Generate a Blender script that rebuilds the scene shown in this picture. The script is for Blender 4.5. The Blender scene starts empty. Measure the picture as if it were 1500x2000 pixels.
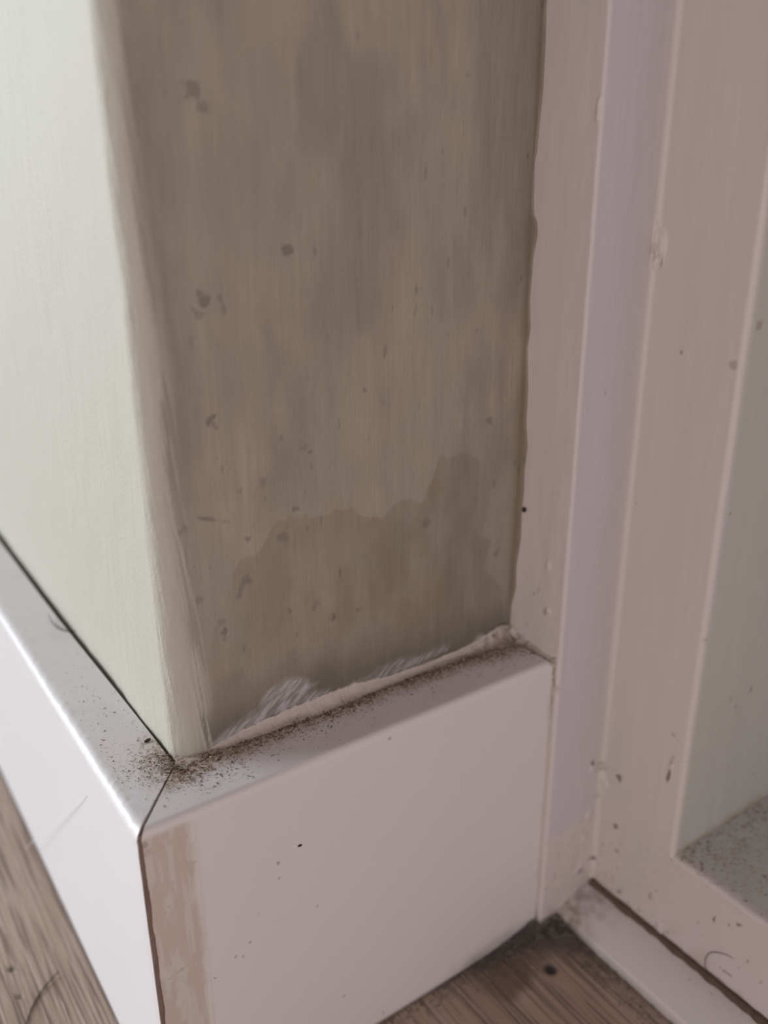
import bpy, math
import numpy as np
from mathutils import Vector, Matrix
C = bpy.context.scene.collection
sc = bpy.context.scene
rng = np.random.default_rng(7)

# ---------------------------------------------------------------- camera
CAM = np.array([-0.04321, -0.15661, 0.23356])
YAW, PITCH, ROLL, FPX = 0.96566, -0.37001, -0.0052, 1741.36
Fd = np.array([math.cos(PITCH) * math.cos(YAW), math.cos(PITCH) * math.sin(YAW), math.sin(PITCH)])
Rd0 = np.array([math.sin(YAW), -math.cos(YAW), 0.0])
Ud0 = np.cross(Rd0, Fd)
Rd = Rd0 * math.cos(ROLL) + Ud0 * math.sin(ROLL)
Ud = -Rd0 * math.sin(ROLL) + Ud0 * math.cos(ROLL)
cam = bpy.data.cameras.new('camera')
camo = bpy.data.objects.new('camera', cam)
C.objects.link(camo)
camo.matrix_world = Matrix(((Rd[0], Ud[0], -Fd[0], CAM[0]), (Rd[1], Ud[1], -Fd[1], CAM[1]),
                            (Rd[2], Ud[2], -Fd[2], CAM[2]), (0, 0, 0, 1)))
cam.sensor_fit = 'VERTICAL'
cam.sensor_height = 36.0
cam.lens = FPX / 2000.0 * 36.0
cam.clip_start = 0.005
cam.clip_end = 50
cam.dof.use_dof = True
cam.dof.focus_distance = 0.219
cam.dof.aperture_fstop = 7.5
sc.camera = camo

# ---------------------------------------------------------------- light
sc.view_settings.view_transform = 'Standard'
sc.view_settings.look = 'None'
sc.view_settings.exposure = 0.0
sc.view_settings.gamma = 1.0
w = bpy.data.worlds.new('world')
sc.world = w
w.use_nodes = True
nt = w.node_tree
for n in list(nt.nodes):
    nt.nodes.remove(n)
wo = nt.nodes.new('ShaderNodeOutputWorld')
bg = nt.nodes.new('ShaderNodeBackground')
tc = nt.nodes.new('ShaderNodeTexCoord')
sx = nt.nodes.new('ShaderNodeVectorMath')
sx.operation = 'DOT_PRODUCT'
sx.inputs[1].default_value = (-.50, -.30, -.81)
nt.links.new(tc.outputs['Generated'], sx.inputs[0])
mr = nt.nodes.new('ShaderNodeMapRange')
mr.inputs['From Min'].default_value = -.75
mr.inputs['From Max'].default_value = .60
nt.links.new(sx.outputs['Value'], mr.inputs['Value'])
cr = nt.nodes.new('ShaderNodeValToRGB')
cr.color_ramp.elements[0].color = (0.06, 0.065, 0.07, 1)     # dark ceiling and the far side
cr.color_ramp.elements[1].color = (1.0, 0.925, 0.92, 1)      # bright room low behind the camera
nt.links.new(mr.outputs[0], cr.inputs[0])
nt.links.new(cr.outputs[0], bg.inputs['Color'])
bg.inputs['Strength'].default_value = .78
nt.links.new(bg.outputs[0], wo.inputs['Surface'])


def area(name, loc, target, sxy, power, col):
    L = bpy.data.lights.new(name, 'AREA')
    L.shape = 'RECTANGLE'
    L.size, L.size_y = sxy
    L.energy = power
    L.color = col
    o = bpy.data.objects.new(name, L)
    C.objects.link(o)
    o.location = loc
    o.rotation_euler = (Vector(target) - Vector(loc)).to_track_quat('-Z', 'Y').to_euler()
    return o


area('window_daylight', (-1.50, 1.45, 0.66), (0.0, 0.05, 0.1), (1.0, 0.9), 56.0, (0.80, 0.92, 1.0))
area('added_fill', (-0.38, -0.46, 0.14), (0.03, 0.0, 0.08), (0.35, 0.22), 1.05, (1.0, 0.92, 0.90))  # added unseen fill, not a real lamp; brightens the skirting towards its left end

# ---------------------------------------------------------------- sizes of the place (metres)
H = 0.100        # skirting height
T2, T = 0.0171, 0.0191   # ledge widths, left and right board
L = 0.12486      # reveal length to the door frame
S, D, W = 0.00198, 0.02321, 0.02933
H2, H3, E = 0.04021, 0.00865, 0.00771
RC = 0.0048      # radius of the plastered corner


def at(px, py, axis, val):
    """point where the sight line of a photograph pixel meets the plane axis = val"""
    d = Fd + Rd * (px - 750) / FPX - Ud * (py - 1000) / FPX
    k = (val - CAM[axis]) / d[axis]
    return CAM + d * k


# ---------------------------------------------------------------- noise
def _hash(ix, iy, seed):
    h = (ix.astype(np.int64) * 374761393 + iy.astype(np.int64) * 668265263 + seed * 974634777) & 0xFFFFFFFF
    h = ((h ^ (h >> 13)) * 1274126177) & 0xFFFFFFFF
    h = h ^ (h >> 16)
    return (h & 0xFFFFFF) / float(0xFFFFFF)


def vn(x, y, seed=0):
    x = np.asarray(x, float); y = np.asarray(y, float)
    ix, iy = np.floor(x), np.floor(y)
    fx, fy = x - ix, y - iy
    fx = fx * fx * (3 - 2 * fx); fy = fy * fy * (3 - 2 * fy)
    a = _hash(ix, iy, seed); b = _hash(ix + 1, iy, seed)
    c = _hash(ix, iy + 1, seed); d = _hash(ix + 1, iy + 1, seed)
    return (a * (1 - fx) + b * fx) * (1 - fy) + (c * (1 - fx) + d * fx) * fy


def fbm(x, y, seed=0, octv=4):
    s, a, tot = 0, 1.0, 0
    for i in range(octv):
        s = s + a * vn(x * 2 ** i, y * 2 ** i, seed + i * 17); tot += a; a *= .55
    return s / tot          # 0..1


def sst(a, b, x):
    t = np.clip((x - a) / (b - a), 0, 1)
    return t * t * (3 - 2 * t)


def inpoly(u, v, poly):
    """signed distance to a polygon, positive inside"""
    P = np.asarray(poly, float)
    ins = np.zeros(u.shape, bool); dmin = np.full(u.shape, 1e9)
    for i in range(len(P)):
        a, b = P[i], P[(i + 1) % len(P)]
        cond = ((a[1] > v) != (b[1] > v))
        with np.errstate(divide='ignore', invalid='ignore'):
            xi = (b[0] - a[0]) * (v - a[1]) / (b[1] - a[1] + 1e-15) + a[0]
        ins ^= cond & (u < xi)
        e = b - a; tt = np.clip(((u - a[0]) * e[0] + (v - a[1]) * e[1]) / (e @ e + 1e-15), 0, 1)
        dmin = np.minimum(dmin, np.hypot(u - a[0] - tt * e[0], v - a[1] - tt * e[1]))
    return np.where(ins, dmin, -dmin)


# ---------------------------------------------------------------- mesh helpers
def tag(o, label=None, cat=None, group=None, kind=None):
    for k, v in (('label', label), ('category', cat), ('group', group), ('kind', kind)):
        if v:
            o[k] = v
    return o


def mesh_obj(name, V, Fc, mat, parent=None, smooth=True, sharp=None, mask=None):
    me = bpy.data.meshes.new(name)
    V = np.asarray(V, dtype=np.float32).reshape(-1, 3)
    if isinstance(Fc, np.ndarray):
        n, k = Fc.shape
        me.vertices.add(len(V)); me.vertices.foreach_set('co', V.ravel())
        me.loops.add(n * k); me.loops.foreach_set('vertex_index', Fc.astype(np.int32).ravel())
        me.polygons.add(n)
        me.polygons.foreach_set('loop_start', np.arange(0, n * k, k, dtype=np.int32))
        me.polygons.foreach_set('loop_total', np.full(n, k, dtype=np.int32))
        me.update(calc_edges=True)
    else:
        me.from_pydata([tuple(map(float, v)) for v in V], [], Fc)
    me.validate()
    me.polygons.foreach_set('use_smooth', np.full(len(me.polygons), smooth))
    if sharp:
        me.set_sharp_from_angle(angle=math.radians(sharp))
    if mask is not None:
        at_ = me.color_attributes.new('mask', 'FLOAT_COLOR', 'POINT')
        m = np.zeros((len(V), 4), np.float32); m[:mask.shape[0], :mask.shape[1]] = mask
        at_.data.foreach_set('color', m.ravel())
    me.materials.append(mat)
    me.update()
    o = bpy.data.objects.new(name, me)
    C.objects.link(o)
    if parent:
        o.parent = parent
    return o


def grid_faces(nu, nv, flip=False, close=False):
    i = np.arange(nu - 1)[:, None]; j = np.arange(nv if close else nv - 1)[None, :]
    a = i * nv + j; b = i * nv + (j + 1) % nv; c = (i + 1) * nv + (j + 1) % nv; d = (i + 1) * nv + j
    F4 = np.stack([a, b, c, d], -1).reshape(-1, 4)
    return F4[:, ::-1] if flip else F4


def spaced(pts):
    """concatenate linspaces: [(a,b,n),...]"""
    out = [np.linspace(a, b, n, endpoint=False) for a, b, n in pts]
    return np.concatenate(out + [[pts[-1][1]]])


# ---------------------------------------------------------------- materials
def material(name, base, rough=.5, mixes=(), noise=None, bump=None, spec=.5, coat=0):
    """mixes: (channel, colour, strength); noise: (scale xyz, amount) ; bump: list of (scale xyz, strength distance)"""
    m = bpy.data.materials.new(name); m.use_nodes = True
    nt = m.node_tree; N = nt.nodes; K = nt.links
    bs = N['Principled BSDF']
    bs.inputs['Roughness'].default_value = rough
    bs.inputs['Specular IOR Level'].default_value = spec
    if coat:
        bs.inputs['Coat Weight'].default_value = coat
        bs.inputs['Coat Roughness'].default_value = .25
    tc = N.new('ShaderNodeTexCoord')
    rgb = N.new('ShaderNodeRGB'); rgb.outputs[0].default_value = (*base, 1)
    cur = rgb.outputs[0]

    def ntex(scale, detail=4, rough_=.6, dist=0):
        mp = N.new('ShaderNodeMapping'); mp.inputs['Scale'].default_value = scale
        K.new(tc.outputs['Object'], mp.inputs[0])
        t = N.new('ShaderNodeTexNoise'); t.inputs['Scale'].default_value = 1
        t.inputs['Detail'].default_value = detail; t.inputs['Roughness'].default_value = rough_
        t.inputs['Distortion'].default_value = dist
        K.new(mp.outputs[0], t.inputs['Vector'])
        return t.outputs[0]
    for (scale, lo, hi, col, amt) in (noise or ()):
        r = N.new('ShaderNodeMapRange'); r.inputs['From Min'].default_value = lo; r.inputs['From Max'].default_value = hi
        r.inputs['To Max'].default_value = amt
        K.new(ntex(scale), r.inputs['Value'])
        mx = N.new('ShaderNodeMix'); mx.data_type = 'RGBA'
        K.new(r.outputs[0], mx.inputs[0]); K.new(cur, mx.inputs[6]); mx.inputs[7].default_value = (*col, 1)
        cur = mx.outputs[2]
    if mixes:
        va = N.new('ShaderNodeVertexColor'); va.layer_name = 'mask'
        sp = N.new('ShaderNodeSeparateColor'); K.new(va.outputs['Color'], sp.inputs[0])
        outs = {'R': sp.outputs[0], 'G': sp.outputs[1], 'B': sp.outputs[2], 'A': va.outputs['Alpha']}
        for ch, col in mixes:
            mx = N.new('ShaderNodeMix'); mx.data_type = 'RGBA'
            K.new(outs[ch], mx.inputs[0]); K.new(cur, mx.inputs[6]); mx.inputs[7].default_value = (*col, 1)
            cur = mx.outputs[2]
    K.new(cur, bs.inputs['Base Color'])
    prev = None
    for (scale, dist, det) in (bump or ()):
        b = N.new('ShaderNodeBump'); b.inputs['Strength'].default_value = 1; b.inputs['Distance'].default_value = dist
        K.new(ntex(scale, det), b.inputs['Height'])
        if prev:
            K.new(prev, b.inputs['Normal'])
        prev = b.outputs[0]
    if prev:
        K.new(prev, bs.inputs['Normal'])
    return m


WALLP = (.385, .318, .248)
MIX_WALL = [('R', (.225, .172, .118)), ('G', (.10, .095, .080)), ('B', (.52, .48, .50)), ('A', (.46, .425, .36))]
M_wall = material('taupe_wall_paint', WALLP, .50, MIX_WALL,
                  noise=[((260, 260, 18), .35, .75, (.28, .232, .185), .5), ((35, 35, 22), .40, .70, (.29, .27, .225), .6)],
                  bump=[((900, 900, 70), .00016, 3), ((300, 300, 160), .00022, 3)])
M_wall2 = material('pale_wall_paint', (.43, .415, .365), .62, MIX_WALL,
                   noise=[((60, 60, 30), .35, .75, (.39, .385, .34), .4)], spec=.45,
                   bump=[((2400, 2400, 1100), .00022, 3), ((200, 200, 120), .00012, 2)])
WHITE = (.68, .625, .62)
MIX_WHITE = [('R', (.33, .235, .165)), ('G', (.10, .068, .048)), ('B', (.54, .445, .385)), ('A', (.60, .57, .54))]
MIX_FRAME = [('A', (.57, .525, .54)), ('B', (.47, .465, .43)), ('R', (.30, .225, .165)), ('G', (.09, .065, .05))]
M_board = material('satin_white_paint', WHITE, .42, MIX_WHITE, bump=[((25, 25, 25), .0002, 2)])
M_board_r = material('worn_white_paint', WHITE, .55, MIX_WHITE, bump=[((25, 25, 25), .0002, 2)], spec=.35)
M_frame = material('white_gloss_paint_on_frame', (.63, .54, .535), .50, MIX_FRAME,
                   noise=[((22, 22, 9), .35, .75, (.58, .53, .48), .6)],
                   bump=[((60, 60, 12), .0006, 2), ((220, 220, 80), .00012, 3)])
M_caulk = material('old_caulk', (.53, .44, .40), .55, [('R', (.20, .14, .10)), ('G', (.09, .065, .05)), ('B', (.60, .55, .57))],
                   bump=[((350, 350, 350), .0003, 4)])
M_joint = material('brown_joint_filler', (.24, .155, .12), .9, bump=[((900, 900, 600), .0004, 3)])
M_gapdark = material('dusty_dark_gap', (.03, .033, .036), .95)
M_dust = material('grey_brown_dust', (.5, .5, .5), .95)
_va = M_dust.node_tree.nodes.new('ShaderNodeVertexColor'); _va.layer_name = 'mask'
M_dust.node_tree.links.new(_va.outputs['Color'], M_dust.node_tree.nodes['Principled BSDF'].inputs['Base Color'])
M_hair = material('dark_hair', (.028, .024, .022), .5)
M_hairw = material('white_hair', (.95, .95, .95), .3)
_b = M_hairw.node_tree.nodes['Principled BSDF']
_b.inputs['Subsurface Weight'].default_value = 1.0
_b.inputs['Subsurface Radius'].default_value = (1, 1, 1)
_b.inputs['Subsurface Scale'].default_value = .001
M_dirt = material('packed_brown_dirt', (.12, .08, .058), .95, bump=[((1500, 1500, 1500), .0004, 3)])
M_crumb = material('dark_crumb', (.035, .022, .014), .8, bump=[((3000, 3000, 3000), .0002, 3)])

# ---------------------------------------------------------------- walls
def ell(u, v, cu, cv, ru, rv, ang=0, seed=0, rag=.5):
    du, dv = u - cu, v - cv
    c, s = math.cos(ang), math.sin(ang)
    a = (du * c + dv * s) / ru; b = (-du * s + dv * c) / rv
    d = np.hypot(a, b) + rag * (fbm(u / (ru + rv) * 2.2, v / (ru + rv) * 2.2, seed, 3) - .5) * 2
    return 1 - sst(.55, 1.25, d)


# plan curve of the plaster: along the left face towards the corner, round it, along the reveal
yl = spaced([(2.2, .6, 6), (.6, .16, 30), (.16, T + RC, 260)])[:-1]
arc = np.linspace(0, math.pi / 2, 29)
curve = [(T2, y, -1, 0) for y in yl]
curve += [(T2 + RC - RC * math.cos(a), T + RC - RC * math.sin(a), -math.cos(a), -math.sin(a)) for a in arc]
NA = len(yl) + 14
xr = spaced([(T2 + RC, L, 400), (L, L + .012, 3)])[1:]
curve += [(x, T, 0, -1) for x in xr]
curve = np.array(curve)
zs = spaced([(0, H - .004, 6), (H - .004, .33, 640), (.33, .5, 8), (.5, 2.4, 6)])
CI, ZI = np.meshgrid(np.arange(len(curve)), zs, indexing='ij')
X = curve[CI, 0]; Y = curve[CI, 1]; NX = curve[CI, 2]; NY = curve[CI, 3]
arcl = np.concatenate([[0], np.cumsum(np.hypot(np.diff(curve[:, 0]), np.diff(curve[:, 1])))])
U = (arcl - arcl[NA])[CI]
# hand-trowelled unevenness
disp = .0009 * (fbm(U * 40, ZI * 24, 3, 3) - .5) + .00040 * (fbm(U * 160, ZI * 45, 5, 3) - .5) + .00010 * (fbm(U * 900, ZI * 90, 8, 3) - .5)
near = (np.abs(U) < .004)
disp += np.exp(-(U / .003) ** 2) * .0005 * (fbm(U * 100, ZI * 120, 9, 3) - .5)
rx = X; rz = ZI
mask = np.zeros(X.shape + (4,))
reveal = sst(0, .002, U)


def wp(px, py):
    p = at(px, py, 1, T)
    return p[0], p[2]


def wpoly(pts):
    return [wp(*p) for p in pts]


wu = rx + .004 * (fbm(rx * 130, rz * 130, 21, 4) - .5); wv = rz + .006 * (fbm(rx * 170, rz * 60, 22, 4) - .5)
damp = inpoly(wu, wv, wpoly([(405, 1300), (430, 1180), (470, 1090), (530, 1050), (560, 1003), (640, 1000), (690, 985), (745, 1010), (780, 978), (830, 975),
                             (858, 895), (900, 885), (938, 900), (930, 960), (925, 1040), (965, 1062), (945, 1110), (985, 1140), (985, 1240), (900, 1290), (560, 1380), (420, 1440)]))
m_damp = sst(-.0003, .0004, damp + .0012 * (fbm(rx * 600, rz * 350, 23, 3) - .5))
mask[..., 0] = m_damp * (.28 + .45 * sst(.25, .7, fbm(rx * 90, rz * 60, 31, 4))) * (.55 + .45 * sst(.035, .06, rx))
mask[..., 0] = np.maximum(mask[..., 0], .45 * sst(.0045, .0005, at(1010, 900, 1, T)[0] * 0 + (L - rx) + .002 * fbm(rx * 50, rz * 100, 33, 3)))
# marks and pits
spots = [(377, 668, 5, 9), (436, 601, 4, 18), (409, 822, 6, 13), (420, 832, 5, 10), (364, 863, 10, 9), (641, 656, 5, 8), (751, 687, 3, 16), (766, 601, 3, 4), (593, 873, 9, 6),
         (604, 882, 6, 5), (609, 911, 4, 6), (513, 937, 8, 9), (577, 993, 6, 7), (593, 975, 2, 14), (487, 1053, 6, 6), (364, 1033, 6, 12), (551, 1049, 11, 9), (599, 1031, 4, 5),
         (473, 1148, 6, 20), (481, 1138, 7, 8), (617, 1183, 6, 12), (831, 1023, 11, 7), (953, 822, 10, 8), (1004, 665, 3, 3), (711, 761, 3, 5), (748, 788, 3, 6), (551, 857, 4, 5), (560, 487, 9, 9),
         (618, 490, 5, 6), (375, 182, 12, 12), (268, 208, 8, 10), (400, 215, 8, 10), (400, 580, 12, 14), (386, 610, 6, 10), (410, 1015, 30, 4), (350, 1040, 8, 6), (965, 945, 5, 12), (970, 1080, 7, 9),
         (940, 1080, 4, 8), (991, 858, 3, 3), (951, 853, 3, 3), (1005, 905, 3, 8), (650, 1205, 7, 12), (580, 1240, 3, 5), (440, 1235, 6, 12), (432, 1215, 8, 5), (700, 1190, 4, 6), (565, 1190, 4, 8),
         (410, 1110, 3, 3), (380, 1108, 2, 3), (837, 1110, 2, 2), (476, 1270, 3, 9), (1032, 305, 4, 4), (1028, 455, 2, 9), (1019, 545, 4, 9), (388, 1170, 8, 6), (520, 975, 3, 5), (665, 1120, 3, 12)]
for i, (px, py, a, b) in enumerate(spots):
    u0, v0 = wp(px, py); k = 1.35e-4
    mask[..., 1] = np.maximum(mask[..., 1], (.30 + .25 * ((i * 7) % 5) / 4) * ell(rx, rz, u0, v0, a * k, b * k, .5 * math.sin(i * 2.7), i, 1.3))
    if i % 2 == 0:
        disp -= .00012 * ell(rx, rz, u0, v0, a * k, b * k, 0, i, .3)
# soft grey grime
g = fbm(rx * 75, rz * 30, 41, 4)
mask[..., 1] = np.maximum(mask[..., 1], .18 * sst(.52, .85, g))
gn = fbm(rx * 420, rz * 170, 44, 3)
mask[..., 1] = np.maximum(mask[..., 1], .35 * sst(.78, .88, gn))
# light falloff painted into the upper reveal as a ragged olive darkening
gt = fbm(rx * 55, rz * 22, 46, 4)
mask[..., 1] = np.maximum(mask[..., 1], .26 * sst(.40, .62, gt + 1.6 * (rz - .235) + 1.2 * (rx - .07)))
# grime above the skirting
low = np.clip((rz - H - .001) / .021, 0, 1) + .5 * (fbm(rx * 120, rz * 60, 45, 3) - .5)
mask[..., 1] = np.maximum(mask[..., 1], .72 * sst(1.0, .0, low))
# white brushed smears over the bottom of the reveal
for k, (poly, amt) in enumerate([([(505, 1385), (520, 1350), (555, 1325), (590, 1322), (625, 1335), (600, 1350), (650, 1345), (640, 1375), (560, 1400), (480, 1430), (420, 1465), (400, 1465), (440, 1425)], .75),
                    ([(655, 1350), (720, 1315), (755, 1300), (780, 1285), (830, 1275), (880, 1255), (875, 1272), (790, 1310), (700, 1350)], .65),
                    ([(905, 1270), (935, 1240), (985, 1228), (1000, 1250), (930, 1285)], .6)]):
    d = inpoly(rx + .0016 * (fbm(rx * 500, rz * 500, 51, 3) - .5), rz + .0016 * (fbm(rx * 300, rz * 900, 52, 3) - .5), wpoly(poly))
    st = fbm((rx * .8 + rz * .6) * 300, (rx * .6 - rz * .8) * 1900, 53 + k, 3)
    m = amt * sst(-.0008, .0014, d) * (.25 + .75 * sst(.30, .70, st))
    mask[..., 2] = np.maximum(mask[..., 2], m); disp += .00015 * m
mask *= reveal[..., None]
# pale brush strokes over the rounded corner
cs = fbm(U * 1500 + ZI * 200, ZI * 45, 61, 3)
edge = .0035 * (fbm(ZI * 30, ZI * 0 + 4, 62, 3) - .35)
cs2 = fbm((U + (ZI - .1) * .10) * 1700, ZI * 60, 63, 3)
lowz = sst(.24, .11, ZI)
shift = .0030 + .0034 * lowz
dd_ = U - edge - shift
mask[..., 3] = np.clip(sst(.0002, -.0030, dd_) + sst(.0032, -.0012, dd_) * sst(.42, .62, cs2) * (.45 + .55 * lowz), 0, 1)
disp += (.00010 + .00025 * lowz) * (cs2 - .5) * np.exp(-((U + .001) / .006) ** 2)
PX = X + NX * disp; PY = Y + NY * disp
# paint line where the taupe laps onto the door frame
wedge = [(1068, 0), (1066, 90), (1062, 170), (1055, 240), (1050, 290), (1044, 320), (1043, 400), (1044, 420), (1050, 435), (1051, 455), (1047, 478), (1043, 500), (1039, 550), (1036, 590), (1037, 640), (1031, 680),
         (1032, 760), (1029, 830), (1031, 870), (1025, 920), (1024, 960), (1020, 1000), (1018, 1050), (1010, 1100), (1008, 1150), (1000, 1180), (994, 1205), (990, 1228)]
V = np.stack([PX, PY, ZI], -1)
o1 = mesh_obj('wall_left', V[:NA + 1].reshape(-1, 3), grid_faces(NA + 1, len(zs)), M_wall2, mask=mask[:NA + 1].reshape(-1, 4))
tag(o1, 'pale sunlit plaster wall face to the left of the rounded corner', 'wall', kind='structure')
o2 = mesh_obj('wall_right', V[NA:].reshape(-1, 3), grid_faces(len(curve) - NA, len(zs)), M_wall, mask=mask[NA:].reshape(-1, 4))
tag(o2, 'stained taupe painted reveal between the rounded corner and the door frame', 'wall', kind='structure')

# ---------------------------------------------------------------- skirting boards
def profile(T_, h, r, y0=0.0, nf=150, nt=150, z0=0.0):
    """front face up, rounded edge, top back: list of (depth, z, part)"""
    P = [(y0, z) for z in np.linspace(z0, h - r, nf, endpoint=False)]
    P += [(y0 + r - r * math.cos(a), h - r + r * math.sin(a)) for a in np.linspace(0, math.pi / 2, 10)]
    P += [(y, h) for y in np.linspace(y0 + r, T_, nt)][1:]
    P += [(T_, z0)]
    return np.array(P)


def prism_caps(nu, nv):
    return [list(range(nv))[::-1], [(nu - 1) * nv + j for j in range(nv)]]


def board(name, P, s, start, end, swap, maskf, mat, dispf=None):
    """P profile (depth,z); s 0..1 stations; start/end functions of depth,z -> position along the board"""
    nu, nv = len(s), len(P)
    dep = np.broadcast_to(P[:, 0], (nu, nv)).copy(); z = np.broadcast_to(P[:, 1], (nu, nv)).copy()
    a = start(dep, z); b = end(dep, z)
    al = a + (b - a) * s[:, None]
    x, y = (dep, al) if swap else (al, dep)
    x = x.copy(); y = y.copy()
    if dispf:
        x, y, z = dispf(x, y, z)
    Vv = np.stack([x, y, z], -1)
    m = maskf(x, y, z)
    F4 = grid_faces(nu, nv, flip=not swap, close=True)
    F4 = [tuple(map(int, f)) for f in F4]
    caps = prism_caps(nu, nv)
    o = mesh_obj(name, Vv.reshape(-1, 3), F4 + caps, mat, sharp=50, mask=m.reshape(-1, 4))
    return o


def hp(px, py, z=H):
    p = at(px, py, 2, z)
    return p[0], p[1]


def fp(px, py):
    p = at(px, py, 1, 0.0)
    return p[0], p[2]


# right board: front face y=0
def start_r(dep, z):
    tz = np.clip(dep / T, 0, 1)
    wob = .0007 * (fbm(z * 230, z * 0 + 3, 71, 4) - .5)
    return T2 * tz + .00045 * (1 - tz) * 2.2 + .0002 + wob * (dep < .002)


def mask_r(x, y, z):
    m = np.zeros(x.shape + (4,))
    top = sst(H - .0006, H - .0001, z)
    back = sst(.0095, .0015, T - y + .004 * (fbm(x * 160, y * 160, 81, 4) - .5) - .003 * sst(.03, .0, x - T2) - .004 * sst(.03, 0, L - x))
    grit = fbm(x * 1500, y * 1500, 82, 3)
    m[..., 0] = top * np.clip(back * (.50 + .5 * sst(.38, .62, grit)) + .12 * fbm(x * 90, y * 200, 90, 3), 0, .9)
    m[..., 1] = top * back * .8 * sst(.66, .74, grit)
    front = 1 - sst(H - .003, H - .001, z)
    # old filler beside the mitre
    ex = .0118 + .0012 * (fbm(z * 60, z * 0, 83, 3) - .5) - .012 * sst(.035, .0, z)*0
    band = front * sst(.0014, -.0012, x - ex - .0006 * fbm(x * 200, z * 500, 84, 3) + sst(H - .006, H, z) * .0)
    m[..., 2] = band * (.62 + .38 * sst(.4, .6, fbm(x * 900, z * 90, 85, 3)))
    st = fbm(x * 350, z * 160, 86, 4)
    m[..., 0] = np.maximum(m[..., 0], band * .55 * sst(.52, .72, st))
    # short dark pencil-like ticks across the filler
    for k, (px, py, ln) in enumerate([(320, 1785, 10), (330, 1770, 9), (326, 1818, 12), (318, 1795, 8), (345, 1900, 26), (335, 1725, 6), (360, 1890, 14)]):
        u0, v0 = fp(px, py)
        m[..., 1] = np.maximum(m[..., 1], .55 * front * ell(x, z, u0, v0, ln * 1.2e-4, 2.2e-4, .35, 90 + k, .8))
    u0, v0 = fp(282, 1650)
    m[..., 1] = np.maximum(m[..., 1], .9 * front * ell(x, z, u0, v0, .0008, .0012, 0, 97, .5))
    for k, (px, py, a, b) in enumerate([(300, 1660, 20, 8), (345, 1640, 25, 6), (360, 1690, 15, 10)]):
        u0, v0 = fp(px, py)
        m[..., 0] = np.maximum(m[..., 0], .6 * front * ell(x, z, u0, v0, a * 1.3e-4, b * 1.5e-4, 0, 101 + k, .8))
    # tiny flecks
    for k, (px, py, a) in enumerate([(620, 1770, 3), (543, 1684, 2.5), (545, 1715, 3), (488, 1840, 3), (460, 1868, 3), (475, 1868, 3), (505, 1785, 2), (420, 1910, 3), (672, 1945, 3), (748, 1977, 3),
                                     (300 + 812 * .567, 1100 + 603 * .567, 4), (300 + 1205 * .567, 1100 + 425 * .567, 3), (843, 1505, 2), (300 + 430 * .567, 1100 + 1035 * .567, 3)]):
        u0, v0 = fp(px, py)
        m[..., 1] = np.maximum(m[..., 1], .5 * ell(x, z, u0, v0, a * 1.6e-4, a * 1.2e-4, .5, 120 + k, .6) * front)
    # grime at the foot near the corner with the frame
    ft = sst(.010, 0, z + .006 * (fbm(x * 150, z * 150, 87, 3)) + .35 * np.clip(L - .03 - x, 0, 1)) * front
    m[..., 1] = np.maximum(m[..., 1], .65 * ft)
    ft = sst(.0016, 0, z) * front
    m[..., 1] = np.maximum(m[..., 1], .7 * ft)
    m[..., 0] = np.maximum(m[..., 0], .5 * front * sst(.004, .0, L - x + .003 * fbm(x * 90, z * 130, 88, 3)) * sst(.35, .7, fbm(x * 300, z * 80, 89, 3)))
    return m


def disp_r(x, y, z):
    bow = .0004 * (fbm(x * 25, x * 0 + 9, 111, 2) - .5)
    fr = (y < .0015)
    ridge = .00010 * np.exp(-((x - .0128) / .0006) ** 2) * (z < H - .003)
    y = y - np.where(fr, ridge - bow, 0)
    return x, y, z


Pr = profile(T + .004, H, .0020, nf=240, nt=110)
sr = spaced([(0, .16, 120), (.16, 1, 380)])
br = board('baseboard_right', Pr, sr, start_r, lambda d, z: 0 * d + L, False, mask_r, M_board_r, disp_r)
tag(br, 'short dusty white skirting board below the taupe reveal, with brown filler at its end', 'baseboard', kind='structure')


# left board: outer face x=0
def start_l(dep, z):
    return T * np.clip(dep / T2, 0, 1.3) + .00012 + .0009 * (fbm(z * 260, dep * 300, 131, 4) - .5) * (dep < .0015) + .00030 * (fbm(z * 0, dep * 700, 132, 3) - .4)


def mask_l(x, y, z):
    m = np.zeros(x.shape + (4,))
    top = sst(H - .0006, H - .0001, z)
    dd = np.hypot(x - T2, (y - T) * .7)
    near_ = sst(.014, .002, dd + .006 * (fbm(x * 200, y * 200, 141, 4) - .5))
    grit = fbm(x * 1500, y * 1500, 142, 3)
    m[..., 0] = top * np.clip(near_ * (.34 + .6 * sst(.42, .65, grit)), 0, .8) + top * .10 * sst(.5, .75, fbm(x * 120, y * 60, 143, 3))
    m[..., 1] = top * (near_ * .7 + .1) * sst(.68, .76, grit)
    front = (z < H - .001)
    m[..., 2] = front * .35 * sst(.006, .0, y + .004 * (fbm(y * 90, z * 60, 144, 3) - .5)) * (fbm(x * 90, z * 90, 145, 3))
    m[..., 1] = np.maximum(m[..., 1], front * .6 * sst(.0018, 0, z))
    return m


def disp_l(x, y, z):
    c = sst(H - .0035, H - .001, z) * sst(.004, .001, x)
    n = c * .0005 * (fbm(y * 600, z * 600, 151, 3) - .5)
    back = np.clip((x - .8 * T2) / (.15 * T2), 0, 1)
    return x + n - back * .0014 * sst(T, .13, y), y, z + n


Pl = profile(T2 - .0009, H, .0025, nf=70, nt=110)
sl = spaced([(0, .02, 160), (.02, .08, 200), (.08, 1, 60)])
bl = board('baseboard_left', Pl, sl, start_l, lambda d, z: 0 * d + 2.2, True, mask_l, M_board, disp_l)
tag(bl, 'long bright white skirting board running back along the pale wall', 'baseboard', kind='structure')

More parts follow.
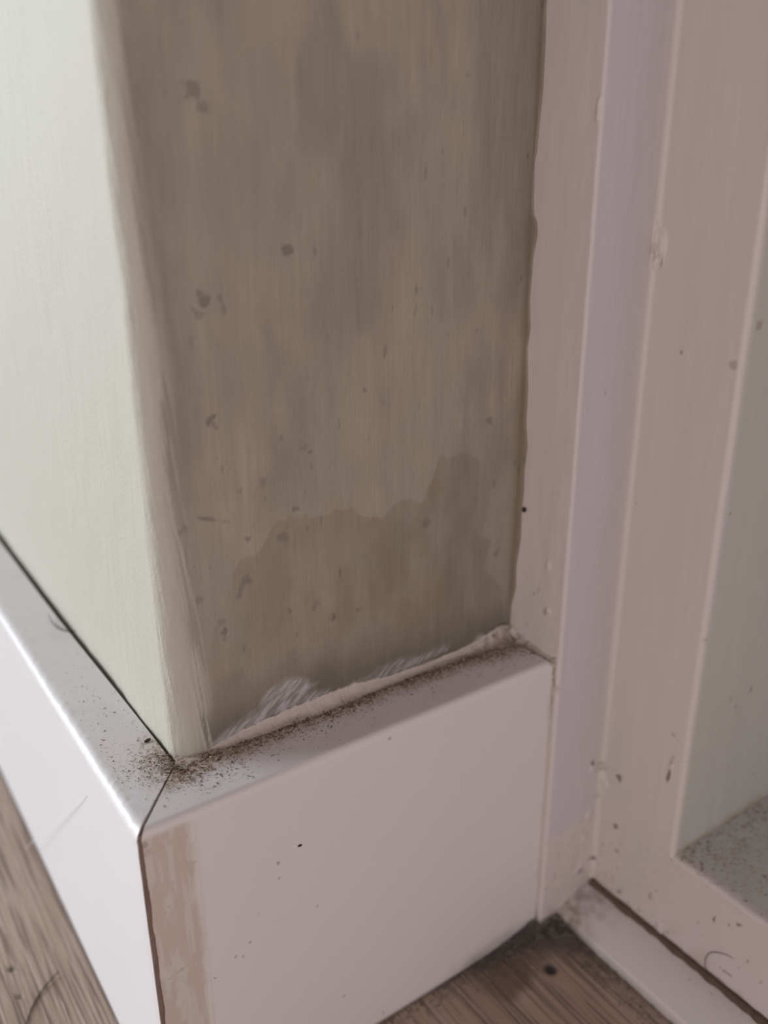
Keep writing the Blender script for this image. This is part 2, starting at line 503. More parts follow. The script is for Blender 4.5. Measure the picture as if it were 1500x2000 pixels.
# core of the mitre seen through the open joint
jf = [(.00035, .0006), (T2 * .97, T * .99), (T2 * .97 + .0012, T * .99), (.0022, .0006)]
Vj = [(x, y, z) for z in (0.0, H - .0012) for x, y in jf]
jo = mesh_obj('joint_filler', Vj, [(0, 1, 2, 3), (7, 6, 5, 4), (0, 4, 5, 1), (1, 5, 6, 2), (2, 6, 7, 3), (3, 7, 4, 0)], M_joint, smooth=False, parent=br)
jo['label'] = 'dark brown filler in the open mitre joint'

# ---------------------------------------------------------------- floor
def mat_floor():
    m = bpy.data.materials.new('wood_look_floor'); m.use_nodes = True
    nt = m.node_tree; N = nt.nodes; K = nt.links; bs = N['Principled BSDF']
    tc = N.new('ShaderNodeTexCoord')

    def tex(scale, det, lo, hi, dist=0):
        mp = N.new('ShaderNodeMapping'); mp.inputs['Scale'].default_value = scale
        K.new(tc.outputs['Object'], mp.inputs[0])
        t = N.new('ShaderNodeTexNoise'); t.inputs['Scale'].default_value = 1; t.inputs['Detail'].default_value = det
        t.inputs['Distortion'].default_value = dist
        K.new(mp.outputs[0], t.inputs['Vector'])
        r = N.new('ShaderNodeMapRange'); r.inputs['From Min'].default_value = lo; r.inputs['From Max'].default_value = hi
        K.new(t.outputs[0], r.inputs['Value'])
        return r.outputs[0]

    def mix(f, a, b, amt=1):
        mx = N.new('ShaderNodeMix'); mx.data_type = 'RGBA'
        if amt != 1:
            mu = N.new('ShaderNodeMath'); mu.operation = 'MULTIPLY'; mu.inputs[1].default_value = amt; K.new(f, mu.inputs[0]); f = mu.outputs[0]
        K.new(f, mx.inputs[0])
        for s_, v in ((6, a), (7, b)):
            if isinstance(v, tuple): mx.inputs[s_].default_value = (*v, 1)
            else: K.new(v, mx.inputs[s_])
        return mx.outputs[2]
    c = mix(tex((60, 14, 1), 4, .35, .7), (.42, .305, .235), (.29, .195, .14))
    c = mix(tex((900, 26, 1), 3, .50, .60, .3), c, (.095, .058, .041), .66)
    c = mix(tex((700, 30, 1), 3, .60, .72), c, (.42, .33, .27), .5)
    va = N.new('ShaderNodeVertexColor'); va.layer_name = 'mask'
    sp = N.new('ShaderNodeSeparateColor'); K.new(va.outputs['Color'], sp.inputs[0])
    c = mix(sp.outputs[0], c, (.09, .055, .038))
    c = mix(sp.outputs[1], c, (.008, .006, .006))
    c = mix(sp.outputs[2], c, (.12, .105, .095))
    K.new(c, bs.inputs['Base Color'])
    bs.inputs['Roughness'].default_value = .42
    b = N.new('ShaderNodeBump'); b.inputs['Distance'].default_value = .00015
    K.new(tex((1100, 45, 1), 3, .4, .7, .3), b.inputs['Height']); K.new(b.outputs[0], bs.inputs['Normal'])
    return m


fx = spaced([(-2.5, -.15, 8), (-.15, .16, 420), (.16, .3, 4)])
fy = spaced([(-2.5, -.12, 8), (-.12, .12, 260), (.12, 2.4, 8)])
FX, FY = np.meshgrid(fx, fy, indexing='ij')
fm = np.zeros(FX.shape + (4,))
fz = np.zeros(FX.shape)
for k, (px, py, r) in enumerate([(1075, 1893, .0021), (10, 1717, .0012), (22, 1893, .0012), (38, 1946, .0009)]):
    p = at(px, py, 2, 0)
    e_ = ell(FX, FY, p[0], p[1], r, r * 1.1, 0, 160 + k, .15)
    fm[..., 1] = np.maximum(fm[..., 1], e_ * (1, .75, .7, .5)[k]); fz -= .0006 * e_
p = at(975, 1890, 2, 0)
fm[..., 0] = .75 * ell(FX, FY, p[0], p[1], .009, .014, .3, 170, .8)
p = at(1010, 1850, 2, 0)
fm[..., 0] = np.maximum(fm[..., 0], .5 * ell(FX, FY, p[0], p[1], .014, .010, .3, 172, .8))
fm[..., 2] = .85 * sst(.011, .0, np.hypot(FX - L, (FY + .004)) * .6 + .007 * (fbm(FX * 180, FY * 180, 174, 4) - .4)) * (FY < .001)
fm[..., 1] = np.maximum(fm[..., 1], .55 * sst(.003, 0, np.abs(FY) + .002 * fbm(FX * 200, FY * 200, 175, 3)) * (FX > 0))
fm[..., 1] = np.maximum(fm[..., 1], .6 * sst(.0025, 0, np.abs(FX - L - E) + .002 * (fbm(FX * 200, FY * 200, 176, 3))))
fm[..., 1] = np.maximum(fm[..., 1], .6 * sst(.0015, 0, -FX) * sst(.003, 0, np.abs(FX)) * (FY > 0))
fo = mesh_obj('floor', np.stack([FX, FY, fz], -1).reshape(-1, 3), grid_faces(len(fx), len(fy), flip=True), mat_floor(), mask=fm.reshape(-1, 4))
tag(fo, 'brown wood-look floor with fine dark grain and small dark holes', 'floor', kind='structure')

# dark gap between left board and wall
gm = mesh_obj('gap_backing', [(T2 - .0006, T + .001, 0), (T2 + .003, T + .001, 0), (T2 + .003, 2.2, 0), (T2 - .0006, 2.2, 0),
                              (T2 - .0006, T + .001, H - .006), (T2 + .003, T + .001, H - .006), (T2 + .003, 2.2, H - .006), (T2 - .0006, 2.2, H - .006)],
              [(0, 1, 2, 3), (7, 6, 5, 4), (0, 4, 5, 1), (1, 5, 6, 2), (2, 6, 7, 3), (3, 7, 4, 0)], M_gapdark, smooth=False, parent=bl)

# ---------------------------------------------------------------- door frame
door = bpy.data.objects.new('door_1', None); C.objects.link(door); door.location = (0, 0, 0)
tag(door, 'white painted door frame with a stepped jamb and low bottom rail', 'door', kind='structure')
zj = spaced([(0, .34, 620), (.34, 2.1, 6)])


def rnd(cx, cy, r, a0, a1, n):
    return [(cx + r * math.cos(math.radians(a)), cy + r * math.sin(math.radians(a))) for a in np.linspace(a0, a1, n)]


Rr, Rv, Ro = .0011, .0016, .0016
pl = [(L, y) for y in np.linspace(T + .01, -S + Rr, 110, endpoint=False)]
nr0 = len(pl)
pl += rnd(L + Rr, -S + Rr, Rr, 180, 270, 10)
pl += [(x, -S) for x in np.linspace(L + Rr, L + D - Rv, 90)[1:-1]]
pl += rnd(L + D - Rv, -S - Rv, Rv, 90, 0, 14)
pl += [(L + D, y) for y in np.linspace(-S - Rv, -S - W + Ro, 130)[1:-1]]
n0 = len(pl)
pl += rnd(L + D + Ro, -S - W + Ro, Ro, 180, 270, 12)
n1 = len(pl)
pl += [(x, -S - W) for x in np.linspace(L + D + Ro, L + D + .10, 130)[1:]]
pl = np.array(pl)
tang = np.gradient(pl, axis=0); tang /= np.hypot(tang[:, 0], tang[:, 1])[:, None]
nrm = np.stack([tang[:, 1], -tang[:, 0]], 1)
JI, JZ = np.meshgrid(np.arange(len(pl)), zj, indexing='ij')
jx = pl[JI, 0].copy(); jy = pl[JI, 1].copy()
# below the rail top the outer arris is square and runs straight into the rail
k = sst(H2 + .0005, H2 - .001, JZ)
arcm = (JI >= n0) & (JI < n1)
jx = np.where(arcm, jx * (1 - k) + (L + D) * k, jx)
jy = np.where(arcm, jy * (1 - k) + np.where(JI < (n0 + n1) // 2, jy, -S - W) * k, jy)
aj = np.concatenate([[0], np.cumsum(np.hypot(*np.diff(pl, axis=0).T))])[JI]
dj = .0005 * (fbm(aj * 60, JZ * 12, 201, 3) - .5) + .0002 * (fbm(aj * 300, JZ * 60, 202, 3) - .5)
dj *= (1 - k * (JI >= n0 - 6))
jm = np.zeros(jx.shape + (4,))
# wavy fillet of paint along ridge, lumps near the bottom
zone = {'a': (0, L), 'b': (1, -S), 'c': (0, L + D), 'd': (1, -S - W)}
lumps = [('a', 1168, 215, 5, 14, .0006), ('a', 1072, 1105, 7, 9, .0006), ('a', 1072, 1192, 7, 7, .0008), ('b', 1090, 1225, 6, 8, .0003),
         ('c', 1283, 478, 16, 34, .0016), ('c', 1272, 500, 10, 12, .0008), ('b', 1160, 1500, 10, 14, .0008), ('c', 1180, 1530, 10, 24, .0008), ('b', 1150, 1590, 12, 12, .0008), ('c', 1150, 1680, 7, 22, .001),
         ('c', 1290, 1810, 10, 20, .0004), ('b', 1155, 432, 4, 8, .0005), ('c', 1310, 1500, 5, 16, .0005), ('b', 1130, 1700, 14, 14, .0006), ('b', 1140, 1640, 10, 10, .0006)]
for i, (zn, px, py, a, b, hgt) in enumerate(lumps):
    ax_, vl = zone[zn]; p = at(px, py, ax_, vl)
    sel = np.abs((jx, jy)[ax_] - vl) < .0012
    al = jy if ax_ == 0 else jx; p_al = p[1] if ax_ == 0 else p[0]
    e_ = ell(al, JZ, p_al, p[2], a * 1.5e-4, b * 1.5e-4, 0, 210 + i, .6) * sel
    dj += .7 * hgt * e_
dots = [('c', 1430, 713, 8, 7, .5, 0), ('d', 1483, 635, 8, 9, .6, 0), ('c', 1209, 1519, 8, 9, .75, 1), ('c', 1180, 1490, 8, 3, .6, 0), ('b', 1158, 1490, 5, 7, .85, 1), ('b', 1173, 1500, 12, 4, .5, 0),
        ('c', 1202, 1613, 5, 8, .8, 1), ('c', 1205, 1662, 5, 5, .6, 1), ('c', 1178, 1650, 4, 5, .5, 1), ('c', 1306, 1515, 4, 14, .75, 1), ('c', 1312, 1485, 4, 12, .4, 0), ('c', 1315, 1435, 6, 3, .5, 0),
        ('c', 1210, 1742, 6, 6, .75, 1), ('c', 1161, 1674, 5, 6, .85, 1), ('b', 1130, 1702, 12, 5, .5, 1), ('c', 1270, 1750, 5, 9, .4, 1), ('c', 1330, 688, 3, 4, .5, 1), ('c', 1372, 1252, 3, 3, .3, 1),
        ('a', 1052, 1150, 3, 10, .3, 0), ('a', 1066, 1195, 6, 8, .55, 0), ('a', 1043, 1160, 2, 4, .5, 1), ('a', 1030, 1220, 6, 5, .4, 0), ('b', 1087, 1350, 8, 12, .3, 0), ('c', 1195, 1140, 2, 4, .5, 1),
        ('d', 1426, 1365, 4, 7, .9, 1), ('d', 1436, 1380, 3, 5, .5, 1), ('d', 1467, 1346, 3, 4, .8, 1), ('d', 1427, 1003, 3, 4, .6, 1), ('d', 1472, 1510, 3, 4, .4, 1), ('b', 1165, 1555, 14, 4, .5, 0),
        ('c', 1243, 983, 2, 2, .5, 1), ('c', 1174, 1140, 2, 3, .3, 1), ('b', 1183, 768, 2, 2, .5, 1), ('b', 1135, 1605, 10, 3, .35, 0), ('c', 1268, 505, 7, 8, .5, 0), ('c', 1293, 512, 3, 11, .6, 0), ('c', 1280, 488, 12, 10, .3, 0)]
for i, (zn, px, py, a, b, amt, ch) in enumerate(dots):
    ax_, vl = zone[zn]; p = at(px, py, ax_, vl)
    sel = np.abs((jx, jy)[ax_] - vl) < .0022
    al = jy if ax_ == 0 else jx; p_al = p[1] if ax_ == 0 else p[0]
    e_ = ell(al, JZ, p_al, p[2], a * 1.5e-4, b * 1.5e-4, .2, 240 + i, .9) * sel
    jm[..., ch] = np.maximum(jm[..., ch], amt * e_)
# dirt in the lower corner between jamb step and frame
lowc = sst(.030, 0, JZ + .02 * fbm(aj * 130, JZ * 120, 261, 3)) * np.exp(-((aj - aj[nr0 + 100, 0]) / .006) ** 2)
jm[..., 0] = np.maximum(jm[..., 0], .5 * lowc * sst(.35, .65, fbm(aj * 300, JZ * 300, 262, 3)))
foot = sst(.012, .0, JZ + .009 * (fbm(aj * 250, JZ * 200, 263, 4)) ) * (JI < n0 - 100)
jm[..., 1] = np.maximum(jm[..., 1], .6 * foot)
jm[..., 1] = np.maximum(jm[..., 1], .5 * sst(.72, .82, fbm(aj * 900, JZ * 800, 264, 3)) * sst(.05, .015, JZ))
dustl = sst(.004, 0, np.abs(JZ - H2) + .004 * (fbm(aj * 200, JZ * 200, 265, 3) - .3)) * (JI >= n1)
jm[..., 0] = np.maximum(jm[..., 0], .45 * dustl)
pb = at(1100, 1630, 1, -S)[2] + .0012 * (fbm(aj * 200, JZ * 0, 266, 3) - .5) + (jx - L) * .12
jm[..., 3] = sst(0, .0006, JZ - pb) * sst(L - .0001, L + .0012, jx) * (jy > -S - .004) * sst(L + D - .001, L + D - .005, jx)
jm[..., 2] = (JI >= (n0 + n1) // 2) * sst(0, .003, jx - L - D - .0005) * .9
# taupe paint lapping onto the frame along a wavy line
wy = np.array([at(px, py, 0, L)[1] for px, py in wedge]); wz = np.array([at(px, py, 0, L)[2] for px, py in wedge])
Vn = np.stack([jx + nrm[JI, 0] * dj * -1 * -1, jy + nrm[JI, 1] * dj, JZ], -1)
o = mesh_obj('door_jamb', Vn.reshape(-1, 3), grid_faces(len(pl), len(zj), flip=False), M_frame, parent=door, mask=jm.reshape(-1, 4))
tag(o, kind='structure')
# bottom rail
def rail_mask(x, y, z):
    m = np.zeros(x.shape + (4,))
    top = sst(H2 - .0006, H2 - .0001, z)
    gr = fbm(x * 1300, y * 1300, 271, 3); cl = fbm(x * 110, y * 110, 272, 4)
    nearj = sst(.03, 0, np.abs(y + S + W))
    amt = np.clip(.25 + .7 * nearj + .5 * (cl - .5), 0, 1)
    m[..., 2] = .9 * sst(.001, .004, x - L - D) * top
    m[..., 0] = top * (.02 + .45 * amt * sst(.5, .7, gr))
    m[..., 1] = top * amt * .7 * sst(.70, .78, gr) * sst(.42, .6, cl + .25 * nearj)
    fr = 1 - top
    m[..., 1] = np.maximum(m[..., 1], fr * .8 * sst(.80, .86, fbm(y * 420, z * 420, 273, 3)))
    m[..., 0] = np.maximum(m[..., 0], fr * .25 * sst(.5, .7, fbm(y * 130, z * 90, 274, 3)) * sst(.02, .008, z))
    m[..., 1] = np.maximum(m[..., 1], fr * .7 * sst(.0022, .0008, z - H3 + .0012 * (fbm(y * 300, z * 0, 275, 3) - .3)))
    return m


Pd = profile(.10, H2, .0014, nf=80, nt=200, z0=.0005)
Pd2 = Pd.copy(); Pd2[:, 0] += L + D - .00004


def disp_rail(x, y, z):
    c = sst(H2 - .0035, H2 - .001, z) * sst(.004, .001, x - L - D)
    n = c * .0010 * (fbm(y * 90, y * 0, 281, 3) - .5)
    return x + n * .6, y, z + n * .5


srl = spaced([(0, .10, 260), (.10, 1, 20)])
o = board('bottom_rail', Pd2, srl, lambda d, z: 0 * d - S - W + .0005 * (d < L + D + .0005) * (z < H2 - .0016), lambda d, z: 0 * d - 1.1, True, rail_mask, M_frame, disp_rail)
# winding differs because it runs towards -y
o.data.flip_normals(); o.parent = door
# door leaf set back on the rail
def boxv(x0, x1, y0, y1, z0, z1):
    v = [(x, y, z) for z in (z0, z1) for x, y in ((x0, y0), (x1, y0), (x1, y1), (x0, y1))]
    return v, [(3, 2, 1, 0), (4, 5, 6, 7), (0, 1, 5, 4), (1, 2, 6, 5), (2, 3, 7, 6), (3, 0, 4, 7)]


v, f = boxv(L + D + .08, L + D + .115, -1.1, -S - W - .001, H2 + .002, 2.1)
mesh_obj('door_leaf', v, f, M_frame, parent=door, smooth=False)

# sloped threshold strip at the foot of the frame
tp = [(L + E, 0.0), (L + E, .0030)] + [(L + E + .0012 * (1 - math.cos(a)), .0030 + .0012 * math.sin(a)) for a in np.linspace(.2, 1.1, 6)]
x1, z1 = tp[-1]
xe, ze = L + D - .0008, H3 - .0004
tp += [(x1 + (xe - x1) * t, z1 + (ze - z1) * t + .0006 * math.sin(math.pi * t)) for t in np.linspace(0, 1, 60)[1:]]
tp += [(xe, 0.0)]
tp = np.array(tp)


def thr_mask(x, y, z):
    m = np.zeros(x.shape + (4,))
    a = fbm(x * 500, y * 500, 291, 4); c = fbm(x * 90, y * 60, 292, 4)
    nearc = sst(.022, 0, np.hypot(y + S, (x - L - E) * .7) + .01 * (fbm(x * 150, y * 150, 293, 3) - .5))
    m[..., 1] = np.clip(.6 * nearc * sst(.3, .7, a) + .6 * sst(.76, .84, a) * sst(.4, .6, c), 0, 1)
    m[..., 0] = .35 * nearc + .12 * sst(.5, .7, c)
    m[..., 1] = np.maximum(m[..., 1], .7 * sst(.0012, 0, z + .0008 * fbm(y * 300, z * 0, 294, 2)))
    m[..., 3] = .35 * (1 - nearc)
    return m


o = board('threshold_strip', tp, srl, lambda d, z: 0 * d - S, lambda d, z: 0 * d - 1.1, True, thr_mask, M_board)
o.data.flip_normals()
tag(o, 'low sloped white strip on the floor along the foot of the door frame', 'threshold', kind='structure')
o.name = 'trim_1'
# dirt packed in the groove between strip and rail
ny = 500
gy = np.concatenate([np.linspace(-S - .0008, -.12, ny), [-1.1]])
prof = np.array([(-.0011, -.0006), (-.0007, .0004), (0, .0008), (.0004, .0003), (.0004, -.002), (-.0011, -.002)])
gw = .5 + 1.9 * fbm(gy * 160, gy * 0, 301, 4)
Vg = np.stack([L + D - .0004 + prof[None, :, 0] * gw[:, None], np.broadcast_to(gy[:, None], (len(gy), 6)), H3 + .0001 + prof[None, :, 1] * gw[:, None]], -1)
og = mesh_obj('dirt', Vg.reshape(-1, 3), grid_faces(len(gy), 6, close=True), M_dirt)
tag(og, 'dark brown line of dirt packed between the sloped strip and the door rail', 'dirt', kind='stuff')

# taupe paint lap: thin raised film between reveal corner and wavy line
zz = np.linspace(wz.min(), .40, 500)
o_ = np.argsort(wz)
ys = np.interp(zz, wz[o_], wy[o_]) + .00012 * (fbm(zz * 1500, zz * 0, 311, 3) - .5)
nl = 9
rows = []
for j in range(nl):
    t_ = j / (nl - 1)
    yy = T + .0006 + (np.minimum(ys, T - .0001) - T - .0006) * t_
    hh = .00045 * (1 - t_ ** 6) + .0
    rows.append(np.stack([L - .00008 - hh * np.ones_like(zz), yy, zz], -1))
Vp = np.stack(rows, 0)
mk = np.zeros(Vp.shape[:2] + (4,)); mk[..., 0] = .75; mk[..., 1] = .35 * sst(.6, .8, fbm(Vp[..., 2] * 300, Vp[..., 1] * 900, 312, 3))
pf = mesh_obj('paint_lap', Vp.reshape(-1, 3), grid_faces(nl, len(zz)), M_wall, parent=o2, mask=mk.reshape(-1, 4))
pf['label'] = 'wavy edge of taupe paint lapping onto the white frame'

# ---------------------------------------------------------------- caulk beads
def bead(name, path, nrm_a, nrm_b, ra, rb, seed, mat=M_caulk, n=8, label=None, maskf=None, rough=.35):
    """fillet swept along path; it climbs ra(s) along direction a and rb(s) along b"""
    path = np.asarray(path, float); ns = len(path)
    s_ = np.linspace(0, 1, ns)
    A = np.asarray(nrm_a, float); B = np.asarray(nrm_b, float)
    a_ = ra(s_); b_ = rb(s_)
    ln = np.linalg.norm(path[-1] - path[0])
    Vb = []
    ths = np.linspace(0, 1, n)
    for j, th in enumerate(ths):
        wa = (1 - th) ** 1.6; wb = th ** 1.6
        Vb.append(path + A * (a_ * wa)[:, None] + B * (b_ * wb)[:, None])
    Vb = np.stack(Vb, 1)
    nn = (A + B) / np.linalg.norm(A + B)
    q = s_[:, None] * ln; r_ = np.broadcast_to(ths[None, :], (ns, n))
    env = np.sin(np.pi * np.clip(r_, 0.02, 1))
    Vb += nn * ((fbm(q * 240 + 0 * r_, r_ * 2.2 + 0 * q, seed, 5) - .42) * env * rough * (a_ + b_)[:, None] * .5)[..., None]
    Vb = np.concatenate([Vb, (path - nn * .0008)[:, None, :]], 1)
    m = np.zeros(Vb.shape[:2] + (4,))
    if maskf:
        m[:, :n] = maskf(q + 0 * r_, r_ + 0 * q, ln)
    o = mesh_obj(name, Vb.reshape(-1, 3), grid_faces(ns, n + 1, close=True), mat, mask=m.reshape(-1, 4))
    return o


xs0 = wp(405, 1462)[0]
px_ = np.linspace(xs0, L - .0003, 420)
path = np.stack([px_, T + 0 * px_, H + 0 * px_], -1)
sv = lambda s: s


def ra(s):   # up the wall
    e_ = np.interp(s, [0, .04, .2, .33, .42, .55, .68, .80, .88, .94, 1], [.0001, .0014, .0030, .0036, .0036, .0016, .0014, .0016, .0026, .0048, .0040])
    return e_ * (1 + .30 * (fbm(s * 60, s * 0, 321, 3) - .5))


def rb(s):   # out over the ledge
    e_ = np.interp(s, [0, .05, .3, .5, .75, .86, .93, 1], [.0002, .0022, .0034, .0026, .0020, .0024, .0050, .0060])
    return e_ * (1 + .25 * (fbm(s * 50, s * 0, 322, 3) - .5))


def cm(q, r, ln):
    m = np.zeros(q.shape + (4,))
    e_ = sst(.45, .95, r + .5 * (fbm(q * 400, r * 3, 323, 4) - .5))
    far = sst(.78, .95, q / ln)
    m[..., 0] = np.clip(.75 * e_ * (.6 + .4 * far) + .45 * far * sst(.4, .6, fbm(q * 900, r * 6, 324, 3)), 0, .9)
    m[..., 1] = .85 * sst(.64, .74, fbm(q * 1600, r * 9, 325, 3)) * np.clip(e_ + far, 0, 1)
    m[..., 2] = .25 * sst(.3, 0, r)
    return m


cb = bead('caulk_bead', path, (0, 0, 1), (0, -1, 0), ra, rb, 331, maskf=cm)
tag(cb, 'lumpy pinkish bead of caulk between the taupe reveal and the skirting ledge', 'caulk')
zc = np.linspace(.001, H + .001, 300)
path = np.stack([L + 0 * zc, .0001 + 0 * zc, zc], -1)


def cm2(q, r, ln):
    m = np.zeros(q.shape + (4,))
    hi = sst(.72, .95, q / ln)
    m[..., 0] = np.clip(.75 * hi * sst(.2, .8, fbm(q * 500, r * 3, 341, 3)) + .5 * sst(.6, .75, fbm(q * 260, r * 2, 342, 3)) * sst(.5, .9, r), 0, 1)
    m[..., 1] = .7 * sst(.10, 0, q / ln) + .6 * hi * sst(.62, .75, fbm(q * 1300, r * 6, 343, 3))
    return m


cb2 = bead('caulk_bead', path, (0, -1, 0), (-1, 0, 0), lambda s: .0009 * (1 + .6 * (fbm(s * 40, s * 0, 351, 3) - .5)), lambda s: .0011 * (1 + .6 * (fbm(s * 40, s * 0 + 5, 352, 3) - .5)), 353, maskf=cm2, rough=.25)
tag(cb2, 'thin vertical bead of cracked caulk between the skirting end and the door frame', 'caulk')

yc = np.linspace(T - .0002, -.0006, 120)
path = np.stack([L + 0 * yc, yc, H + 0 * yc], -1)
cb3 = bead('caulk_bead', path, (0, 0, 1), (-1, 0, 0), lambda s: np.interp(s, [0, .1, .5, 1], [.0040, .0030, .0012, .0006]) * (1 + .8 * (fbm(s * 14, s * 0, 361, 3) - .5)),
           lambda s: np.interp(s, [0, .1, .5, 1], [.0060, .0045, .0022, .0012]) * (1 + .8 * (fbm(s * 16, s * 0 + 5, 362, 3) - .5)), 363, maskf=lambda q, r, ln: cm(q * 0 + .12 + q * .3, r, .105), rough=.5)
tag(cb3, 'crumbling dusty lump of caulk on the ledge at the foot of the frame', 'caulk')

# ---------------------------------------------------------------- dust, grit, fibres
def flecks(name, pos, nrmv, size, col, elong, label, cat, colvar=.4, lift=.0):
    """tiny irregular double pyramids scattered on surfaces"""
    n = len(pos)
    r1 = rng.normal(size=(n, 3)); nv = np.broadcast_to(np.asarray(nrmv, float), (n, 3))
    tdir = r1 - nv * (r1 * nv).sum(1)[:, None]; tdir /= np.linalg.norm(tdir, axis=1)[:, None]
    bdir = np.cross(nv, tdir)
    sz = size * np.exp(rng.normal(size=n) * .45)
    el = 1 + elong * rng.random(n) ** 2
    a = (tdir * (sz * el)[:, None]); b = bdir * (sz * .6)[:, None]; c = nv * (sz * .6)[:, None]
    ctr = pos + nv * (sz * .45 + lift)[:, None]
    bend = bdir * (sz * el * rng.normal(size=n) * .25)[:, None]
    Vf = np.stack([ctr + a + bend, ctr + b, ctr - a + bend, ctr - b, ctr + c, ctr - c], 1)
    base = np.array([[0, 1, 4], [1, 2, 4], [2, 3, 4], [3, 0, 4], [1, 0, 5], [2, 1, 5], [3, 2, 5], [0, 3, 5]])
    Ff = (base[None] + 6 * np.arange(n)[:, None, None]).reshape(-1, 3)
    cc = np.asarray(col, float)
    pick = cc[rng.integers(0, len(cc), n)] * np.exp(rng.normal(size=n) * colvar)[:, None]
    m = np.ones((n, 6, 4)); m[..., :3] = np.clip(pick, 0, .9)[:, None, :]
    o = mesh_obj(name, Vf.reshape(-1, 3), Ff, M_dust, mask=m.reshape(-1, 4), smooth=False)
    return tag(o, label, cat, kind='stuff')


BROWN = [(.13, .08, .05), (.22, .145, .095), (.055, .035, .025), (.34, .26, .19)]
GREY = [(.15, .125, .11), (.20, .17, .155), (.09, .075, .065), (.24, .21, .19)]
# on the right ledge, thick near the wall
n = 5200
t_ = rng.random(n)
lx = T2 * .9 + (L - T2 * .9) * t_
dd = rng.exponential(.0019, n) * (1 + 1.3 * (t_ < .14) + .8 * (t_ > .85))
ly = T - .0016 - dd - .0012 * np.interp(t_, [0, .3, .6, 1], [0, 1, .4, 1.5])
ok = (ly > .003)
flecks('dust', np.stack([lx, ly, H + 0 * lx], -1)[ok], (0, 0, 1), .00010, BROWN, 2.2, 'brown grit and dust lying along the back of the short ledge', 'dust')
n = 260
lx = T2 + (L - T2) * rng.random(n); ly = .003 + (T - .005) * rng.random(n)
p2 = np.stack([lx, ly, H + 0 * lx], -1)
# on the left ledge round the inner corner
n = 1500
ang = rng.uniform(math.pi * .75, math.pi * 1.75, n); rr = rng.exponential(.0040, n)
lx = T2 - .001 + rr * np.cos(ang); ly = T + rr * np.sin(ang) * .9 + .003 * rng.normal(size=n)
ok = (lx > .003) & (lx < T2 + .01) & (ly > .003) & ~((lx > T2 - .001) & (ly > T - .001))
q = np.stack([lx, ly, H + 0 * lx], -1)[ok]
n = 260
lx2 = rng.uniform(.003, T2 - .002, n); ly2 = T + rng.exponential(.03, n)
q2 = np.stack([lx2, ly2, H + 0 * lx2], -1)
flecks('dust', np.concatenate([q, q2, p2]), (0, 0, 1), .000085, BROWN, 2.4, 'fine brown dust scattered round the mitred corner of the ledge', 'dust')
# on the rail ledge
n = 1500
yy = -S - W - .0005 - rng.exponential(.02, n); xx = L + D + .0015 + rng.random(n) * .07
cl = fbm(xx * 130, yy * 130, 401, 3)
ok = (cl > .45) & (yy > -.2)
flecks('dust', np.stack([xx, yy, H2 + 0 * xx], -1)[ok], (0, 0, 1), .00012, BROWN, 2.0, 'brown dust scattered on the flat top of the low door rail', 'dust')
# lint in the floor corner
n = 9000
t_ = rng.exponential(.013, n); side = rng.random(n) < .62
xx = np.where(side, L - .002 - t_, L + rng.random(n) * E); yy = np.where(side, -rng.exponential(.0022, n) - .0003, -.001 - t_ * 1.1)
zz_ = rng.random(n) * .0055 * np.exp(-np.hypot(xx - L, yy) / .012)
lp = np.stack([xx, yy, zz_], -1)
lp = lp[(xx > .03) & (xx < L + E) & (yy > -.12)]
flecks('lint', lp, (0, 0, 1), .00009, GREY, 9.0, 'grey fluffy lint gathered on the floor where skirting and frame meet', 'lint', colvar=.2)
# fibres
def tube_fibres(name, paths, rad, mat, label, cat, kind=None, sides=5, taper=True):
    VV, FF = [], []; base = 0
    for P in paths:
        P = np.asarray(P, float); n = len(P)
        tg = np.gradient(P, axis=0); tg /= np.linalg.norm(tg, axis=1)[:, None] + 1e-12
        up = np.array([.13, .21, .97]); a = np.cross(tg, up); a /= np.linalg.norm(a, axis=1)[:, None] + 1e-12
        b = np.cross(tg, a)
        r_ = rad * (np.sin(np.pi * np.clip(np.linspace(.06, .94, n), 0, 1)) ** .5 if taper else np.ones(n))
        for j in range(sides):
            th = 2 * math.pi * j / sides
            VV.append(None)
        ring = np.stack([P + (a * math.cos(2 * math.pi * j / sides) + b * math.sin(2 * math.pi * j / sides)) * r_[:, None] for j in range(sides)], 1)
        VV = [q_ for q_ in VV if q_ is not None] + [ring.reshape(-1, 3)]
        f = grid_faces(n, sides, close=True) + base
        FF += [tuple(map(int, t)) for t in f]
        FF += [tuple(base + j for j in range(sides)), tuple(base + (n - 1) * sides + j for j in range(sides))[::-1]]
        base += n * sides
    o = mesh_obj(name, np.concatenate(VV), FF, mat)
    return tag(o, label, cat, kind=kind)


def smooth_path(pts, n=40):
    """Catmull-Rom through the points"""
    P = np.asarray(pts, float); P = np.vstack([2 * P[0] - P[1], P, 2 * P[-1] - P[-2]])
    out = []
    m = len(P) - 3
    for i in range(m):
        for t in np.linspace(0, 1, n // m, endpoint=(i == m - 1)):
            a, b, c, d = P[i:i + 4]
            out.append(.5 * ((2 * b) + (-a + c) * t + (2 * a - 5 * b + 4 * c - d) * t * t + (-a + 3 * b - 3 * c + d) * t ** 3))
    return np.array(out)


def on(pts, axis, val, lift):
    """photograph points on a plane, lifted by the given heights towards the room"""
    out = []
    for i, (px, py) in enumerate(pts):
        v = val + (lift[i] if hasattr(lift, '__len__') else lift) * (1 if axis == 2 else -1)
        out.append(at(px, py, axis, v))
    return smooth_path(out)


